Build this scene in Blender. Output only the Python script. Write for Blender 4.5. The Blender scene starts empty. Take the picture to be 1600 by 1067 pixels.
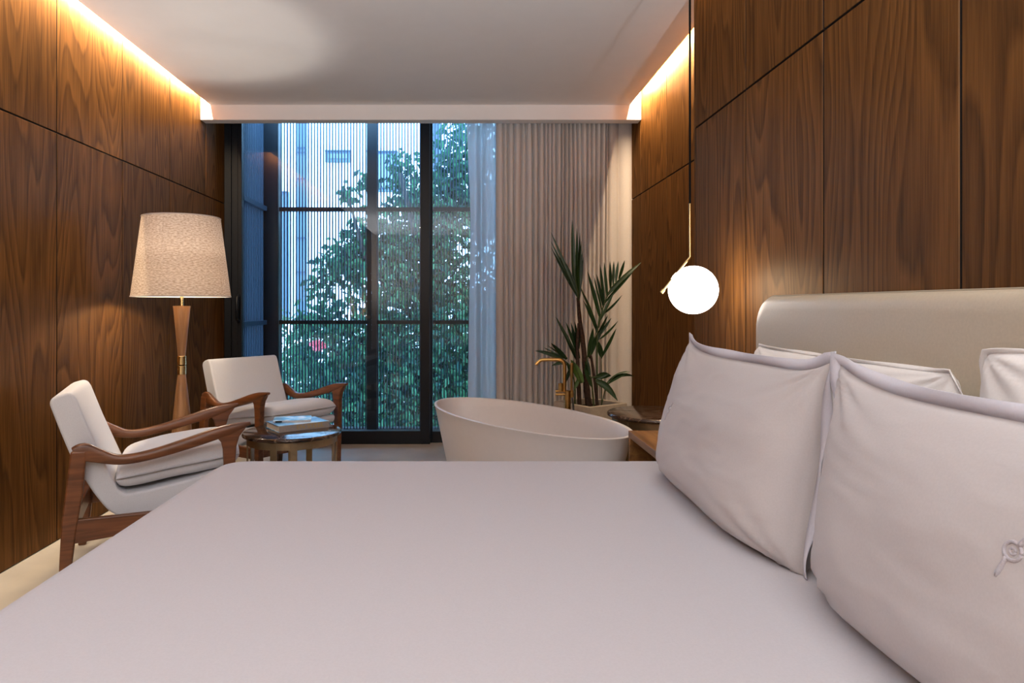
import bpy, bmesh, math, random
from mathutils import Vector, Matrix, noise, Euler
random.seed(7)
PI = math.pi
scene = bpy.context.scene
COL = scene.collection
EYE = 1.22; F = 1067.0; VX, VY = 726.0, 477.0

def at(px, py, Y):
    return Vector(((px - VX) / F * Y, Y, EYE - (py - VY) / F * Y))

# ------------------------------------------------------------------ mesh helper
class MB:
    def __init__(self): self.v = []; self.f = []; self.uv = {}
    def add(self, vs, fs):
        o = len(self.v); self.v += [tuple(p) for p in vs]
        self.f += [tuple(i + o for i in f) for f in fs]
        return o
    def box(self, x0, x1, y0, y1, z0, z1):
        vs = [(x, y, z) for z in (z0, z1) for y in (y0, y1) for x in (x0, x1)]
        self.add(vs, [(0, 2, 3, 1), (4, 5, 7, 6), (0, 1, 5, 4), (2, 6, 7, 3), (0, 4, 6, 2), (1, 3, 7, 5)])
    def rings(self, rings, cap0=True, cap1=True, closed=True):
        n = len(rings[0]); o = len(self.v); fs = []
        vs = [p for r in rings for p in r]
        for i in range(len(rings) - 1):
            for j in range(n if closed else n - 1):
                k = (j + 1) % n
                fs.append((i * n + j, i * n + k, (i + 1) * n + k, (i + 1) * n + j))
        if cap0: fs.append(tuple(reversed(range(n))))
        if cap1: fs.append(tuple(range((len(rings) - 1) * n, len(rings) * n)))
        self.add(vs, fs)
    def lathe(self, prof, n=32, c=(0, 0, 0), cap0=True, cap1=True):
        self.rings([[(c[0] + r * math.cos(2 * PI * j / n), c[1] + r * math.sin(2 * PI * j / n), c[2] + z) for j in range(n)] for r, z in prof], cap0, cap1)
    def tube(self, pts, rad, n=8, caps=True):
        pts = [Vector(p) for p in pts]; m = len(pts)
        if not hasattr(rad, '__len__'): rad = [rad] * m
        T = [(pts[min(i + 1, m - 1)] - pts[max(i - 1, 0)]).normalized() for i in range(m)]
        ref = Vector((0, 0, 1)) if abs(T[0].z) < .9 else Vector((1, 0, 0))
        N = (ref - T[0] * ref.dot(T[0])).normalized(); R = []
        for i in range(m):
            N = (N - T[i] * N.dot(T[i])).normalized(); B = T[i].cross(N)
            R.append([pts[i] + (N * math.cos(2 * PI * j / n) + B * math.sin(2 * PI * j / n)) * rad[i] for j in range(n)])
        self.rings(R, caps, caps)
    def grid(self, fn, nu, nv, uv=False):
        vs = [fn(i / nu, j / nv) for j in range(nv + 1) for i in range(nu + 1)]
        self.add(vs, [(j * (nu + 1) + i, j * (nu + 1) + i + 1, (j + 1) * (nu + 1) + i + 1, (j + 1) * (nu + 1) + i) for j in range(nv) for i in range(nu)])
    def extrude_xz(self, poly, y0, y1):
        n = len(poly)
        self.rings([[(x, y0, z) for x, z in poly], [(x, y1, z) for x, z in poly]])
    def xform(self, M):
        self.v = [tuple(M @ Vector(p)) for p in self.v]; return self
    def build(self, name, mat=None, parent=None, smooth=False, bevel=0, seg=3, subsurf=0, loc=None, solid=0, autos=None):
        me = bpy.data.meshes.new(name); me.from_pydata(self.v, [], self.f)
        bm = bmesh.new(); bm.from_mesh(me); bmesh.ops.recalc_face_normals(bm, faces=bm.faces); bm.to_mesh(me); bm.free()
        o = bpy.data.objects.new(name, me); COL.objects.link(o)
        if mat: me.materials.append(mat)
        if parent: o.parent = parent
        if loc is not None: o.location = loc
        if smooth or bevel:
            me.polygons.foreach_set('use_smooth', [True] * len(me.polygons))
        if autos or bevel:
            try: me.set_sharp_from_angle(angle=math.radians(autos or 40))
            except Exception: pass
        if solid:
            s = o.modifiers.new('s', 'SOLIDIFY'); s.thickness = solid; s.offset = 0
        if bevel:
            b = o.modifiers.new('b', 'BEVEL'); b.width = bevel; b.segments = seg; b.limit_method = 'ANGLE'; b.angle_limit = math.radians(35)
            b.harden_normals = False
        if subsurf:
            s = o.modifiers.new('u', 'SUBSURF'); s.levels = subsurf; s.render_levels = subsurf
        return o

def tag(o, label=None, cat=None, group=None, kind=None):
    if label: o['label'] = label
    if cat: o['category'] = cat
    if group: o['group'] = group
    if kind: o['kind'] = kind
    return o
def empty(name, loc=(0, 0, 0), rz=0, label=None, cat=None, group=None):
    o = bpy.data.objects.new(name, None); COL.objects.link(o); o.location = loc; o.rotation_euler = (0, 0, rz)
    o.empty_display_size = .1
    return tag(o, label, cat, group)

# ------------------------------------------------------------------ materials
def newmat(name):
    m = bpy.data.materials.new(name); m.use_nodes = True
    nt = m.node_tree; b = nt.nodes['Principled BSDF']
    return m, nt, b
def nd(nt, t, **k):
    n = nt.nodes.new(t)
    for a, v in k.items(): setattr(n, a, v)
    return n
def setin(n, **k):
    for a, v in k.items(): n.inputs[a.replace('_', ' ')].default_value = v
def C(r, g, b): return (r, g, b, 1)
def srgb(r, g, b):
    f = lambda c: (c / 255 / 12.92) if c / 255 <= .04045 else ((c / 255 + .055) / 1.055) ** 2.4
    return (f(r), f(g), f(b), 1)
def ramp(nt, fac, stops):
    r = nd(nt, 'ShaderNodeValToRGB'); e = r.color_ramp.elements
    while len(e) < len(stops): e.new(.5)
    for i, (p, c) in enumerate(stops): e[i].position = p; e[i].color = c
    nt.links.new(fac, r.inputs['Fac']); return r.outputs['Color']
def bump(nt, b, h, strength=.1, dist=.002):
    n = nd(nt, 'ShaderNodeBump'); n.inputs['Strength'].default_value = strength; n.inputs['Distance'].default_value = dist
    nt.links.new(h, n.inputs['Height']); nt.links.new(n.outputs['Normal'], b.inputs['Normal'])
def simple(name, col, rough=.5, metal=0, spec=.5, vary=.0, scale=20, bmp=0):
    m, nt, b = newmat(name)
    b.inputs['Roughness'].default_value = rough; b.inputs['Metallic'].default_value = metal
    b.inputs['Specular IOR Level'].default_value = spec
    tc = nd(nt, 'ShaderNodeTexCoord'); n = nd(nt, 'ShaderNodeTexNoise'); n.inputs['Scale'].default_value = scale; n.inputs['Detail'].default_value = 4
    nt.links.new(tc.outputs['Object'], n.inputs['Vector'])
    lo = tuple(c * (1 - vary) for c in col[:3]) + (1,); hi = tuple(min(1, c * (1 + vary)) for c in col[:3]) + (1,)
    nt.links.new(ramp(nt, n.outputs['Fac'], [(.3, lo), (.7, hi)]), b.inputs['Base Color'])
    if bmp: bump(nt, b, n.outputs['Fac'], bmp)
    return m

def wood_panel_mat(name, dark, mid, light, axis='X'):
    """veneer: u along the wall, v = height; every panel (mesh island) has its own piece of veneer"""
    m, nt, b = newmat(name); L = nt.links.new
    tc = nd(nt, 'ShaderNodeTexCoord'); sep = nd(nt, 'ShaderNodeSeparateXYZ'); L(tc.outputs['Object'], sep.inputs[0])
    geo = nd(nt, 'ShaderNodeNewGeometry')
    def mul(a, k):
        n = nd(nt, 'ShaderNodeMath', operation='MULTIPLY'); L(a, n.inputs[0]); n.inputs[1].default_value = k; return n.outputs[0]
    def add(a, c):
        n = nd(nt, 'ShaderNodeMath', operation='ADD'); L(a, n.inputs[0]); L(c, n.inputs[1]); return n.outputs[0]
    U = add(sep.outputs['X'], sep.outputs['Y']); V = sep.outputs['Z']; R = geo.outputs['Random Per Island']
    def noisev(su, sv, ro, detail=3, dist=0):
        c = nd(nt, 'ShaderNodeCombineXYZ'); L(mul(U, su), c.inputs[0]); L(mul(V, sv), c.inputs[1]); L(mul(R, ro), c.inputs[2])
        n = nd(nt, 'ShaderNodeTexNoise'); n.inputs['Scale'].default_value = 1; n.inputs['Detail'].default_value = detail
        n.inputs['Distortion'].default_value = dist; L(c.outputs[0], n.inputs['Vector']); return n.outputs['Fac']
    big = noisev(3.2, .40, 137, 1.2)          # cathedral contour field
    rip = noisev(18, 3.0, 71, 2)
    ph = add(mul(big, 22), mul(rip, .5))
    fr = nd(nt, 'ShaderNodeMath', operation='FRACT'); L(ph, fr.inputs[0])
    rings = ramp(nt, fr.outputs[0], [(0, C(.36, .36, .36)), (.2, C(.55, .55, .55)), (.6, C(.80, .80, .80)), (.84, C(.92, .92, .92)), (1, C(.36, .36, .36))])
    pores = noisev(260, 7, 31, 2)
    fine = noisev(90, 1.6, 17, 3)
    mix = nd(nt, 'ShaderNodeMix'); mix.data_type = 'FLOAT'; mix.inputs[0].default_value = .5
    rb = nd(nt, 'ShaderNodeRGBToBW'); L(rings, rb.inputs[0]); L(rb.outputs[0], mix.inputs[2]); L(fine, mix.inputs[3])
    tot = add(mul(mix.outputs[0], .8), mul(pores, .35))
    col = ramp(nt, tot, [(.38, dark), (.60, mid), (.86, light)])
    hue = nd(nt, 'ShaderNodeHueSaturation')
    mr = nd(nt, 'ShaderNodeMapRange'); L(R, mr.inputs[0]); mr.inputs['To Min'].default_value = .85; mr.inputs['To Max'].default_value = 1.22
    L(mr.outputs[0], hue.inputs['Value']); L(col, hue.inputs['Color']); L(hue.outputs[0], b.inputs['Base Color'])
    rr = nd(nt, 'ShaderNodeMapRange'); L(tot, rr.inputs[0]); rr.inputs['To Min'].default_value = .46; rr.inputs['To Max'].default_value = .38
    L(rr.outputs[0], b.inputs['Roughness']); b.inputs['Specular IOR Level'].default_value = 0
    gl = nd(nt, 'ShaderNodeBsdfGlossy'); gl.inputs['Color'].default_value = C(1, .80, .58); L(rr.outputs[0], gl.inputs['Roughness'])
    mxs = nd(nt, 'ShaderNodeMixShader'); mxs.inputs[0].default_value = .04; L(b.outputs[0], mxs.inputs[1]); L(gl.outputs[0], mxs.inputs[2]); L(mxs.outputs[0], nt.nodes['Material Output'].inputs['Surface'])
    bump(nt, b, tot, .35, .0015)
    return m
M_wood = wood_panel_mat('dark_oak_veneer', C(.024, .0082, .0014), C(.090, .0350, .0074), C(.175, .073, .017))

def furn_wood(name, dark, light, rough=.35, ax=(3, 40, 40)):
    m, nt, b = newmat(name); L = nt.links.new
    tc = nd(nt, 'ShaderNodeTexCoord'); mp = nd(nt, 'ShaderNodeMapping'); mp.inputs['Scale'].default_value = ax; L(tc.outputs['Object'], mp.inputs[0])
    n = nd(nt, 'ShaderNodeTexNoise'); n.inputs['Scale'].default_value = 1.2; n.inputs['Detail'].default_value = 5; n.inputs['Distortion'].default_value = .6
    L(mp.outputs[0], n.inputs['Vector']); L(ramp(nt, n.outputs['Fac'], [(.3, dark), (.7, light)]), b.inputs['Base Color'])
    b.inputs['Roughness'].default_value = rough; bump(nt, b, n.outputs['Fac'], .08, .001)
    return m
M_teak = furn_wood('teak', C(.085, .028, .010), C(.20, .072, .026))
M_lampwood = furn_wood('ash_wood', C(.26, .125, .05), C(.42, .22, .095), .45, (50, 50, 2.5))
M_nightwood = furn_wood('nightstand_oak', C(.15, .06, .016), C(.32, .15, .045), .35, (30, 3, 30))

def fabric(name, col, rough=.9, scale=350, vary=.06, bmp=.15, trans=0, sheen=.2):
    m, nt, b = newmat(name); L = nt.links.new
    tc = nd(nt, 'ShaderNodeTexCoord'); n = nd(nt, 'ShaderNodeTexNoise'); n.inputs['Scale'].default_value = scale; n.inputs['Detail'].default_value = 3
    L(tc.outputs['Object'], n.inputs['Vector'])
    lo = tuple(c * (1 - vary) for c in col[:3]) + (1,); hi = tuple(min(1, c * (1 + vary)) for c in col[:3]) + (1,)
    cl = ramp(nt, n.outputs['Fac'], [(.35, lo), (.65, hi)]); L(cl, b.inputs['Base Color'])
    b.inputs['Roughness'].default_value = rough; b.inputs['Specular IOR Level'].default_value = .2; b.inputs['Sheen Weight'].default_value = sheen
    bump(nt, b, n.outputs['Fac'], bmp, .0008)
    if trans:
        t = nd(nt, 'ShaderNodeBsdfTranslucent'); L(cl, t.inputs['Color']); mx = nd(nt, 'ShaderNodeMixShader'); mx.inputs[0].default_value = trans
        L(b.outputs[0], mx.inputs[1]); L(t.outputs[0], mx.inputs[2]); L(mx.outputs[0], nt.nodes['Material Output'].inputs['Surface'])
    return m
M_sheet = fabric('white_cotton', C(.51, .49, .512), .85, 260, .02, .06, sheen=.1)
M_pillow = fabric('pillow_cotton', C(.51, .475, .47), .85, 260, .02, .06, sheen=.1)
M_pillow_lit = fabric('pillow_cotton_lit', C(.80, .77, .75), .85, 260, .02, .06, sheen=.1)  # pillow cotton lightened: lamp glow on the rear pillows put into the colour
M_hem = fabric('hem_cotton', C(.58, .565, .62), .85, 260, .02, .06, sheen=.1)
M_emblem = fabric('embroidery_thread', C(.43, .40, .43), .6, 500, .1, .2)
M_uphol = fabric('cream_upholstery', C(.63, .635, .67), .95, 400, .05, .25)
M_head = simple('cream_leather', C(.52, .445, .335), .42, 0, .4, .04, 160, .06)
M_stitch = simple('stitching', C(.40, .34, .25), .8)
M_linen = fabric('linen_curtain', C(.68, .60, .53), .95, 500, .10, .3, .12)
def shade_mat():
    m, nt, b = newmat('slubby_linen_shade'); L = nt.links.new
    tc = nd(nt, 'ShaderNodeTexCoord'); sx = nd(nt, 'ShaderNodeSeparateXYZ'); L(tc.outputs['Object'], sx.inputs[0])
    a = nd(nt, 'ShaderNodeMath', operation='ARCTAN2'); L(sx.outputs[0], a.inputs[0]); L(sx.outputs[1], a.inputs[1])
    c = nd(nt, 'ShaderNodeCombineXYZ'); L(a.outputs[0], c.inputs[0]); L(sx.outputs[2], c.inputs[1])
    mp = nd(nt, 'ShaderNodeMapping'); mp.inputs['Scale'].default_value = (14, 170, 1); L(c.outputs[0], mp.inputs[0])
    n = nd(nt, 'ShaderNodeTexNoise'); n.inputs['Scale'].default_value = 1; n.inputs['Detail'].default_value = 4; L(mp.outputs[0], n.inputs['Vector'])
    cl = ramp(nt, n.outputs['Fac'], [(.36, C(.42, .33, .25)), (.55, C(.62, .53, .44)), (.7, C(.74, .66, .57))])
    d = nd(nt, 'ShaderNodeBsdfDiffuse'); t = nd(nt, 'ShaderNodeBsdfTranslucent'); L(cl, d.inputs[0])
    dk = nd(nt, 'ShaderNodeMix'); dk.data_type = 'RGBA'; dk.blend_type = 'MULTIPLY'; dk.inputs[0].default_value = 1; L(cl, dk.inputs[6]); dk.inputs[7].default_value = C(.8, .68, .58)
    L(dk.outputs[2], t.inputs[0])
    mx = nd(nt, 'ShaderNodeMixShader'); mx.inputs[0].default_value = .10; L(d.outputs[0], mx.inputs[1]); L(t.outputs[0], mx.inputs[2])
    L(mx.outputs[0], nt.nodes['Material Output'].inputs['Surface']); nt.nodes.remove(b); return m
M_shade = shade_mat()
def sheer_mat():
    m, nt, b = newmat('sheer_voile'); L = nt.links.new; nt.nodes.remove(b)
    tr = nd(nt, 'ShaderNodeBsdfTransparent'); d = nd(nt, 'ShaderNodeBsdfDiffuse'); t = nd(nt, 'ShaderNodeBsdfTranslucent')
    d.inputs[0].default_value = C(.88, .87, .88); t.inputs[0].default_value = C(.95, .93, .94)
    a = nd(nt, 'ShaderNodeMixShader'); a.inputs[0].default_value = .62; L(d.outputs[0], a.inputs[1]); L(t.outputs[0], a.inputs[2])
    tc = nd(nt, 'ShaderNodeTexCoord'); n = nd(nt, 'ShaderNodeTexNoise'); n.inputs['Scale'].default_value = 600; L(tc.outputs['Object'], n.inputs['Vector'])
    mr = nd(nt, 'ShaderNodeMapRange'); L(n.outputs['Fac'], mr.inputs[0]); mr.inputs['To Min'].default_value = .80; mr.inputs['To Max'].default_value = .99
    x = nd(nt, 'ShaderNodeMixShader'); L(mr.outputs[0], x.inputs[0]); L(tr.outputs[0], x.inputs[1]); L(a.outputs[0], x.inputs[2])
    L(x.outputs[0], nt.nodes['Material Output'].inputs['Surface']); return m
M_sheer = sheer_mat()
def glass_mat():
    m, nt, b = newmat('window_glass'); L = nt.links.new; nt.nodes.remove(b)
    tr = nd(nt, 'ShaderNodeBsdfTransparent'); tr.inputs[0].default_value = C(.82, .93, .95); g = nd(nt, 'ShaderNodeBsdfGlossy'); g.inputs['Roughness'].default_value = .0
    fr = nd(nt, 'ShaderNodeFresnel'); fr.inputs[0].default_value = 1.5
    ml = nd(nt, 'ShaderNodeMath', operation='MULTIPLY'); L(fr.outputs[0], ml.inputs[0]); ml.inputs[1].default_value = 1.3
    x = nd(nt, 'ShaderNodeMixShader'); L(ml.outputs[0], x.inputs[0]); L(tr.outputs[0], x.inputs[1]); L(g.outputs[0], x.inputs[2])
    L(x.outputs[0], nt.nodes['Material Output'].inputs['Surface']); return m
M_glass = glass_mat()
M_ceil = simple('ceiling_plaster', C(.80, .79, .78), .9, 0, .2, .01, 8)
M_floor = simple('pale_microcement', C(.55, .50, .42), .45, 0, .4, .10, 3.5, .03)
M_back = simple('wall_backing', C(.012, .008, .006), .8)
M_frame = simple('black_aluminium', C(.005, .006, .009), .4, 0, .3, .1, 40)
M_slat = simple('screen_slat_metal', C(.022, .038, .062), .55, 0, .5, .1, 40)
M_tub = simple('matt_solid_surface', C(.74, .70, .68), .38, 0, .4, .01, 30)
M_brass = simple('aged_brass', C(.62, .37, .12), .28, 1, .5, .08, 60)
M_brasslight = simple('polished_brass', C(.80, .60, .28), .18, 1, .5, .05, 60)
M_bronze = simple('satin_bronze', C(.36, .27, .16), .38, 1, .5, .06, 60)
M_black = simple('black_cord', C(.004, .004, .004), .8, 0, .1)
M_dark = simple('dark_steel_hose', C(.25, .24, .24), .3, .9)
M_soil = simple('potting_soil', C(.02, .013, .009), .95, 0, .1, .4, 90, .8)
M_stone = simple('sandstone_planter', C(.42, .34, .26), .85, 0, .2, .08, 40, .1)
M_inside = simple('nightstand_inside', C(.03, .012, .006), .5)
def marble():
    m, nt, b = newmat('dark_emperador_marble'); L = nt.links.new
    tc = nd(nt, 'ShaderNodeTexCoord'); n = nd(nt, 'ShaderNodeTexNoise'); n.inputs['Scale'].default_value = 9; n.inputs['Detail'].default_value = 8; n.inputs['Distortion'].default_value = 1.6
    L(tc.outputs['Object'], n.inputs['Vector'])
    L(ramp(nt, n.outputs['Fac'], [(.30, C(.012, .006, .004)), (.47, C(.05, .026, .016)), (.50, C(.17, .115, .08)), (.53, C(.045, .024, .015)), (.72, C(.018, .010, .007))]), b.inputs['Base Color'])
    b.inputs['Roughness'].default_value = .12; return m
M_marble = marble()
def emis(name, col, s):
    m, nt, b = newmat(name); b.inputs['Base Color'].default_value = C(.9, .9, .9)
    b.inputs['Emission Color'].default_value = col; b.inputs['Emission Strength'].default_value = s; return m

def edges(o, m):
    o.data.materials.append(M_back)
    for i in m.dark: o.data.polygons[i].material_index = 1
    return o
# ------------------------------------------------------------------ room shell
XL, XR, XP = -2.11, 1.41, 1.164
YW = 6.0; YB = -3.4; ZC = 2.82; ZS = 2.113; YSTEP = 3.46; ZTOP = 3.02
def panels(name, plane_x, facing, ys, ztops, thick=.02):
    """a panelled wall: each veneer board its own island, over a dark backing"""
    m = MB(); g = .0042; c = .002
    for i in range(len(ys) - 1):
        y0, y1 = ys[i] + g, ys[i + 1] - g
        for z0, z1 in ztops:
            z0 += g; z1 -= g; xf = plane_x; xb = plane_x - facing * thick; xm = plane_x - facing * c
            R = [[(xb, y0, z0), (xb, y1, z0), (xb, y1, z1), (xb, y0, z1)],
                 [(xm, y0, z0), (xm, y1, z0), (xm, y1, z1), (xm, y0, z1)],
                 [(xf, y0 + c, z0 + c), (xf, y1 - c, z0 + c), (xf, y1 - c, z1 - c), (xf, y0 + c, z1 - c)]]
            f0 = len(m.f); m.rings(R); m.dark = getattr(m, 'dark', []) + list(range(f0, f0 + 4))
    return m
def yseams(first, step, lo, hi):
    s = []; y = first
    while y > lo: y -= step
    while y < hi:
        y += step
        if lo < y < hi: s.append(y)
    return [lo] + s + [hi]
ZB = [(0.0, ZS), (ZS, ZTOP)]
# left
pm = panels('wall_left', XL, 1, yseams(3.535, .676, YB, YW), ZB); wl = edges(pm.build('wall_left', M_wood), pm); tag(wl, kind='structure')
b = MB(); b.box(XL - .16, XL - .014, YB - .1, YW, -.02, ZTOP); tag(b.build('wall_left_backing', M_back, wl), kind='structure')
# right recess by the bath
pm = panels('wall_right', XR, -1, [YSTEP, 4.09, 4.77, 5.47, 6.0], ZB); wr = edges(pm.build('wall_right', M_wood), pm); tag(wr, kind='structure')
b = MB(); b.box(XR + .014, XR + .16, YB - .1, YW + .02, -.02, ZTOP); b.build('wall_right_backing', M_back, wr)
# headboard panelling standing forward of it
pm = panels('wall_headboard', XP, -1, yseams(2.217, .6135, YB, YSTEP), ZB); wh = edges(pm.build('wall_headboard', M_wood), pm); tag(wh, kind='structure')
b = MB(); b.box(XP + .014, XR + .01, YB, YSTEP - .004, -.02, ZTOP); b.build('wall_headboard_backing', M_back, wh)
e_ = MB(); e_.box(XP + .001, XR + .012, YSTEP - .004, YSTEP + .008, 0, ZTOP); e_.build('wall_headboard_return', M_wood, wh)
# floor, ceiling, back
b = MB(); b.box(XL - .16, XR + .16, YB - .1, 6.12, -.12, 0); tag(b.build('floor', M_floor), kind='structure')
m = MB()
cx = [(-2.03, YB), (1.085, YB), (1.085, YSTEP + .06), (1.32, YSTEP + .06), (1.32, 5.46), (-2.03, 5.46)]
m.rings([[(x, y, ZC) for x, y in cx], [(x, y, ZC + .012) for x, y in cx]])
tag(m.build('ceiling', M_ceil), kind='structure')
b = MB(); b.box(XL - .16, XR + .16, YB - .1, 6.3, ZTOP, ZTOP + .1); tag(b.build('ceiling_slab', M_ceil), kind='structure')
b = MB(); b.box(XL, XR, YB - .1, YB, 0, ZTOP); tag(b.build('wall_back', simple('back_wall_plaster', C(.45, .36, .28), .8)), kind='structure')
# pelmet in front of the curtains
b = MB(); b.box(XL, XR, 5.45, 5.56, 2.70, ZTOP); tag(b.build('trim_1', M_ceil, bevel=.004, seg=2), kind='structure')

# ------------------------------------------------------------------ window wall
def window(name, x0, x1, y, zb, zt, stile_l, stile_r, rail_b, rail_t, d=.06, tilt=0):
    fr = MB()
    fr.box(x0, x0 + stile_l, y, y + d, zb, zt); fr.box(x1 - stile_r, x1, y, y + d, zb, zt)
    fr.box(x0 + stile_l, x1 - stile_r, y, y + d, zb, zb + rail_b); fr.box(x0 + stile_l, x1 - stile_r, y, y + d, zt - rail_t, zt)
    o = fr.build(name, M_frame, bevel=.003, seg=2); tag(o, kind='structure')
    g = MB(); yy = y + d * .5
    g.add([(x0 + stile_l, yy, zb + rail_b), (x1 - stile_r, yy, zb + rail_b), (x1 - stile_r, yy, zt - rail_t), (x0 + stile_l, yy, zt - rail_t)], [(0, 1, 2, 3)])
    g.build('glass_pane', M_glass, o)
    return o
ZH = 2.96
w1 = window('window_1', -1.995, -.305, 6.0, 0.0, ZH, .035, .085, .115, .05)
w2 = window('window_2', -.345, 1.41, 6.065, 0.0, ZH, .06, .05, .10, .05)
hd = MB(); hd.tube([(-1.985, 6.0, 1.31), (-1.985, 5.955, 1.29), (-1.985, 5.95, 1.20), (-1.985, 5.955, 1.10), (-1.985, 6.0, 1.08)], .014, 10)
hd.build('handle', M_frame, w1, smooth=True)
b = MB(); b.box(XL - .15, -1.995, 6.0, 6.14, 0, ZH); b.box(-2.06, -2.045, 5.975, 5.99, 0, ZH); tag(b.build('trim_2', M_frame, bevel=.002), kind='structure')
b = MB(); b.box(XL - .16, XR + .16, 5.99, 6.3, ZH, ZTOP); tag(b.build('wall_window', M_ceil), kind='structure')

# balcony with slat screens
b = MB(); b.box(-2.3, 1.9, 6.13, 7.05, -.25, -.03); tag(b.build('balcony_floor', M_frame), kind='structure')
b = MB(); b.box(XR + .02, XR + .16, 6.0, 7.0, -.1, 3.3); tag(b.build('wall_balcony', M_frame), kind='structure')
YS = 6.9
sc = MB(); x = -1.86
while x < 1.42:
    sc.box(x, x + .0125, YS, YS + .016, -.04, 3.3); x += .0305
fs = sc.build('slat_screen', M_slat); tag(fs, 'wide dark vertical slat screen closing the balcony in front of the glass', 'screen', 'balcony screens')
fr = MB()
for z in (2.19, 1.05, -.05):
    fr = MB(); fr.box(-1.87, 1.42, YS - .012, YS + .045, z - .02, z + .02); fr.build('cross_bar', M_frame, fs)
p = MB(); p.box(-.985, -.885, YS - .03, YS + .06, -.03, 3.3); p.build('post', M_frame, fs)
p = MB(); p.box(-2.07, -1.875, YS - .035, YS + .1, -.03, 3.3); p.build('post', M_frame, fs)
sc = MB(); y = 6.16
while y < 6.86:
    sc.box(-2.05, -2.02, y, y + .026, -.04, 3.3); y += .052
ss = sc.build('slat_screen', M_slat); tag(ss, 'narrow slat screen on the short left end of the balcony', 'screen', 'balcony screens')
fr = MB()
for z in (2.19, 1.05, -.04):
    fr = MB(); fr.box(-2.06, -1.985, 6.15, 6.86, z - .022, z + .022); fr.build('cross_bar', M_slat, ss)

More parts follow.
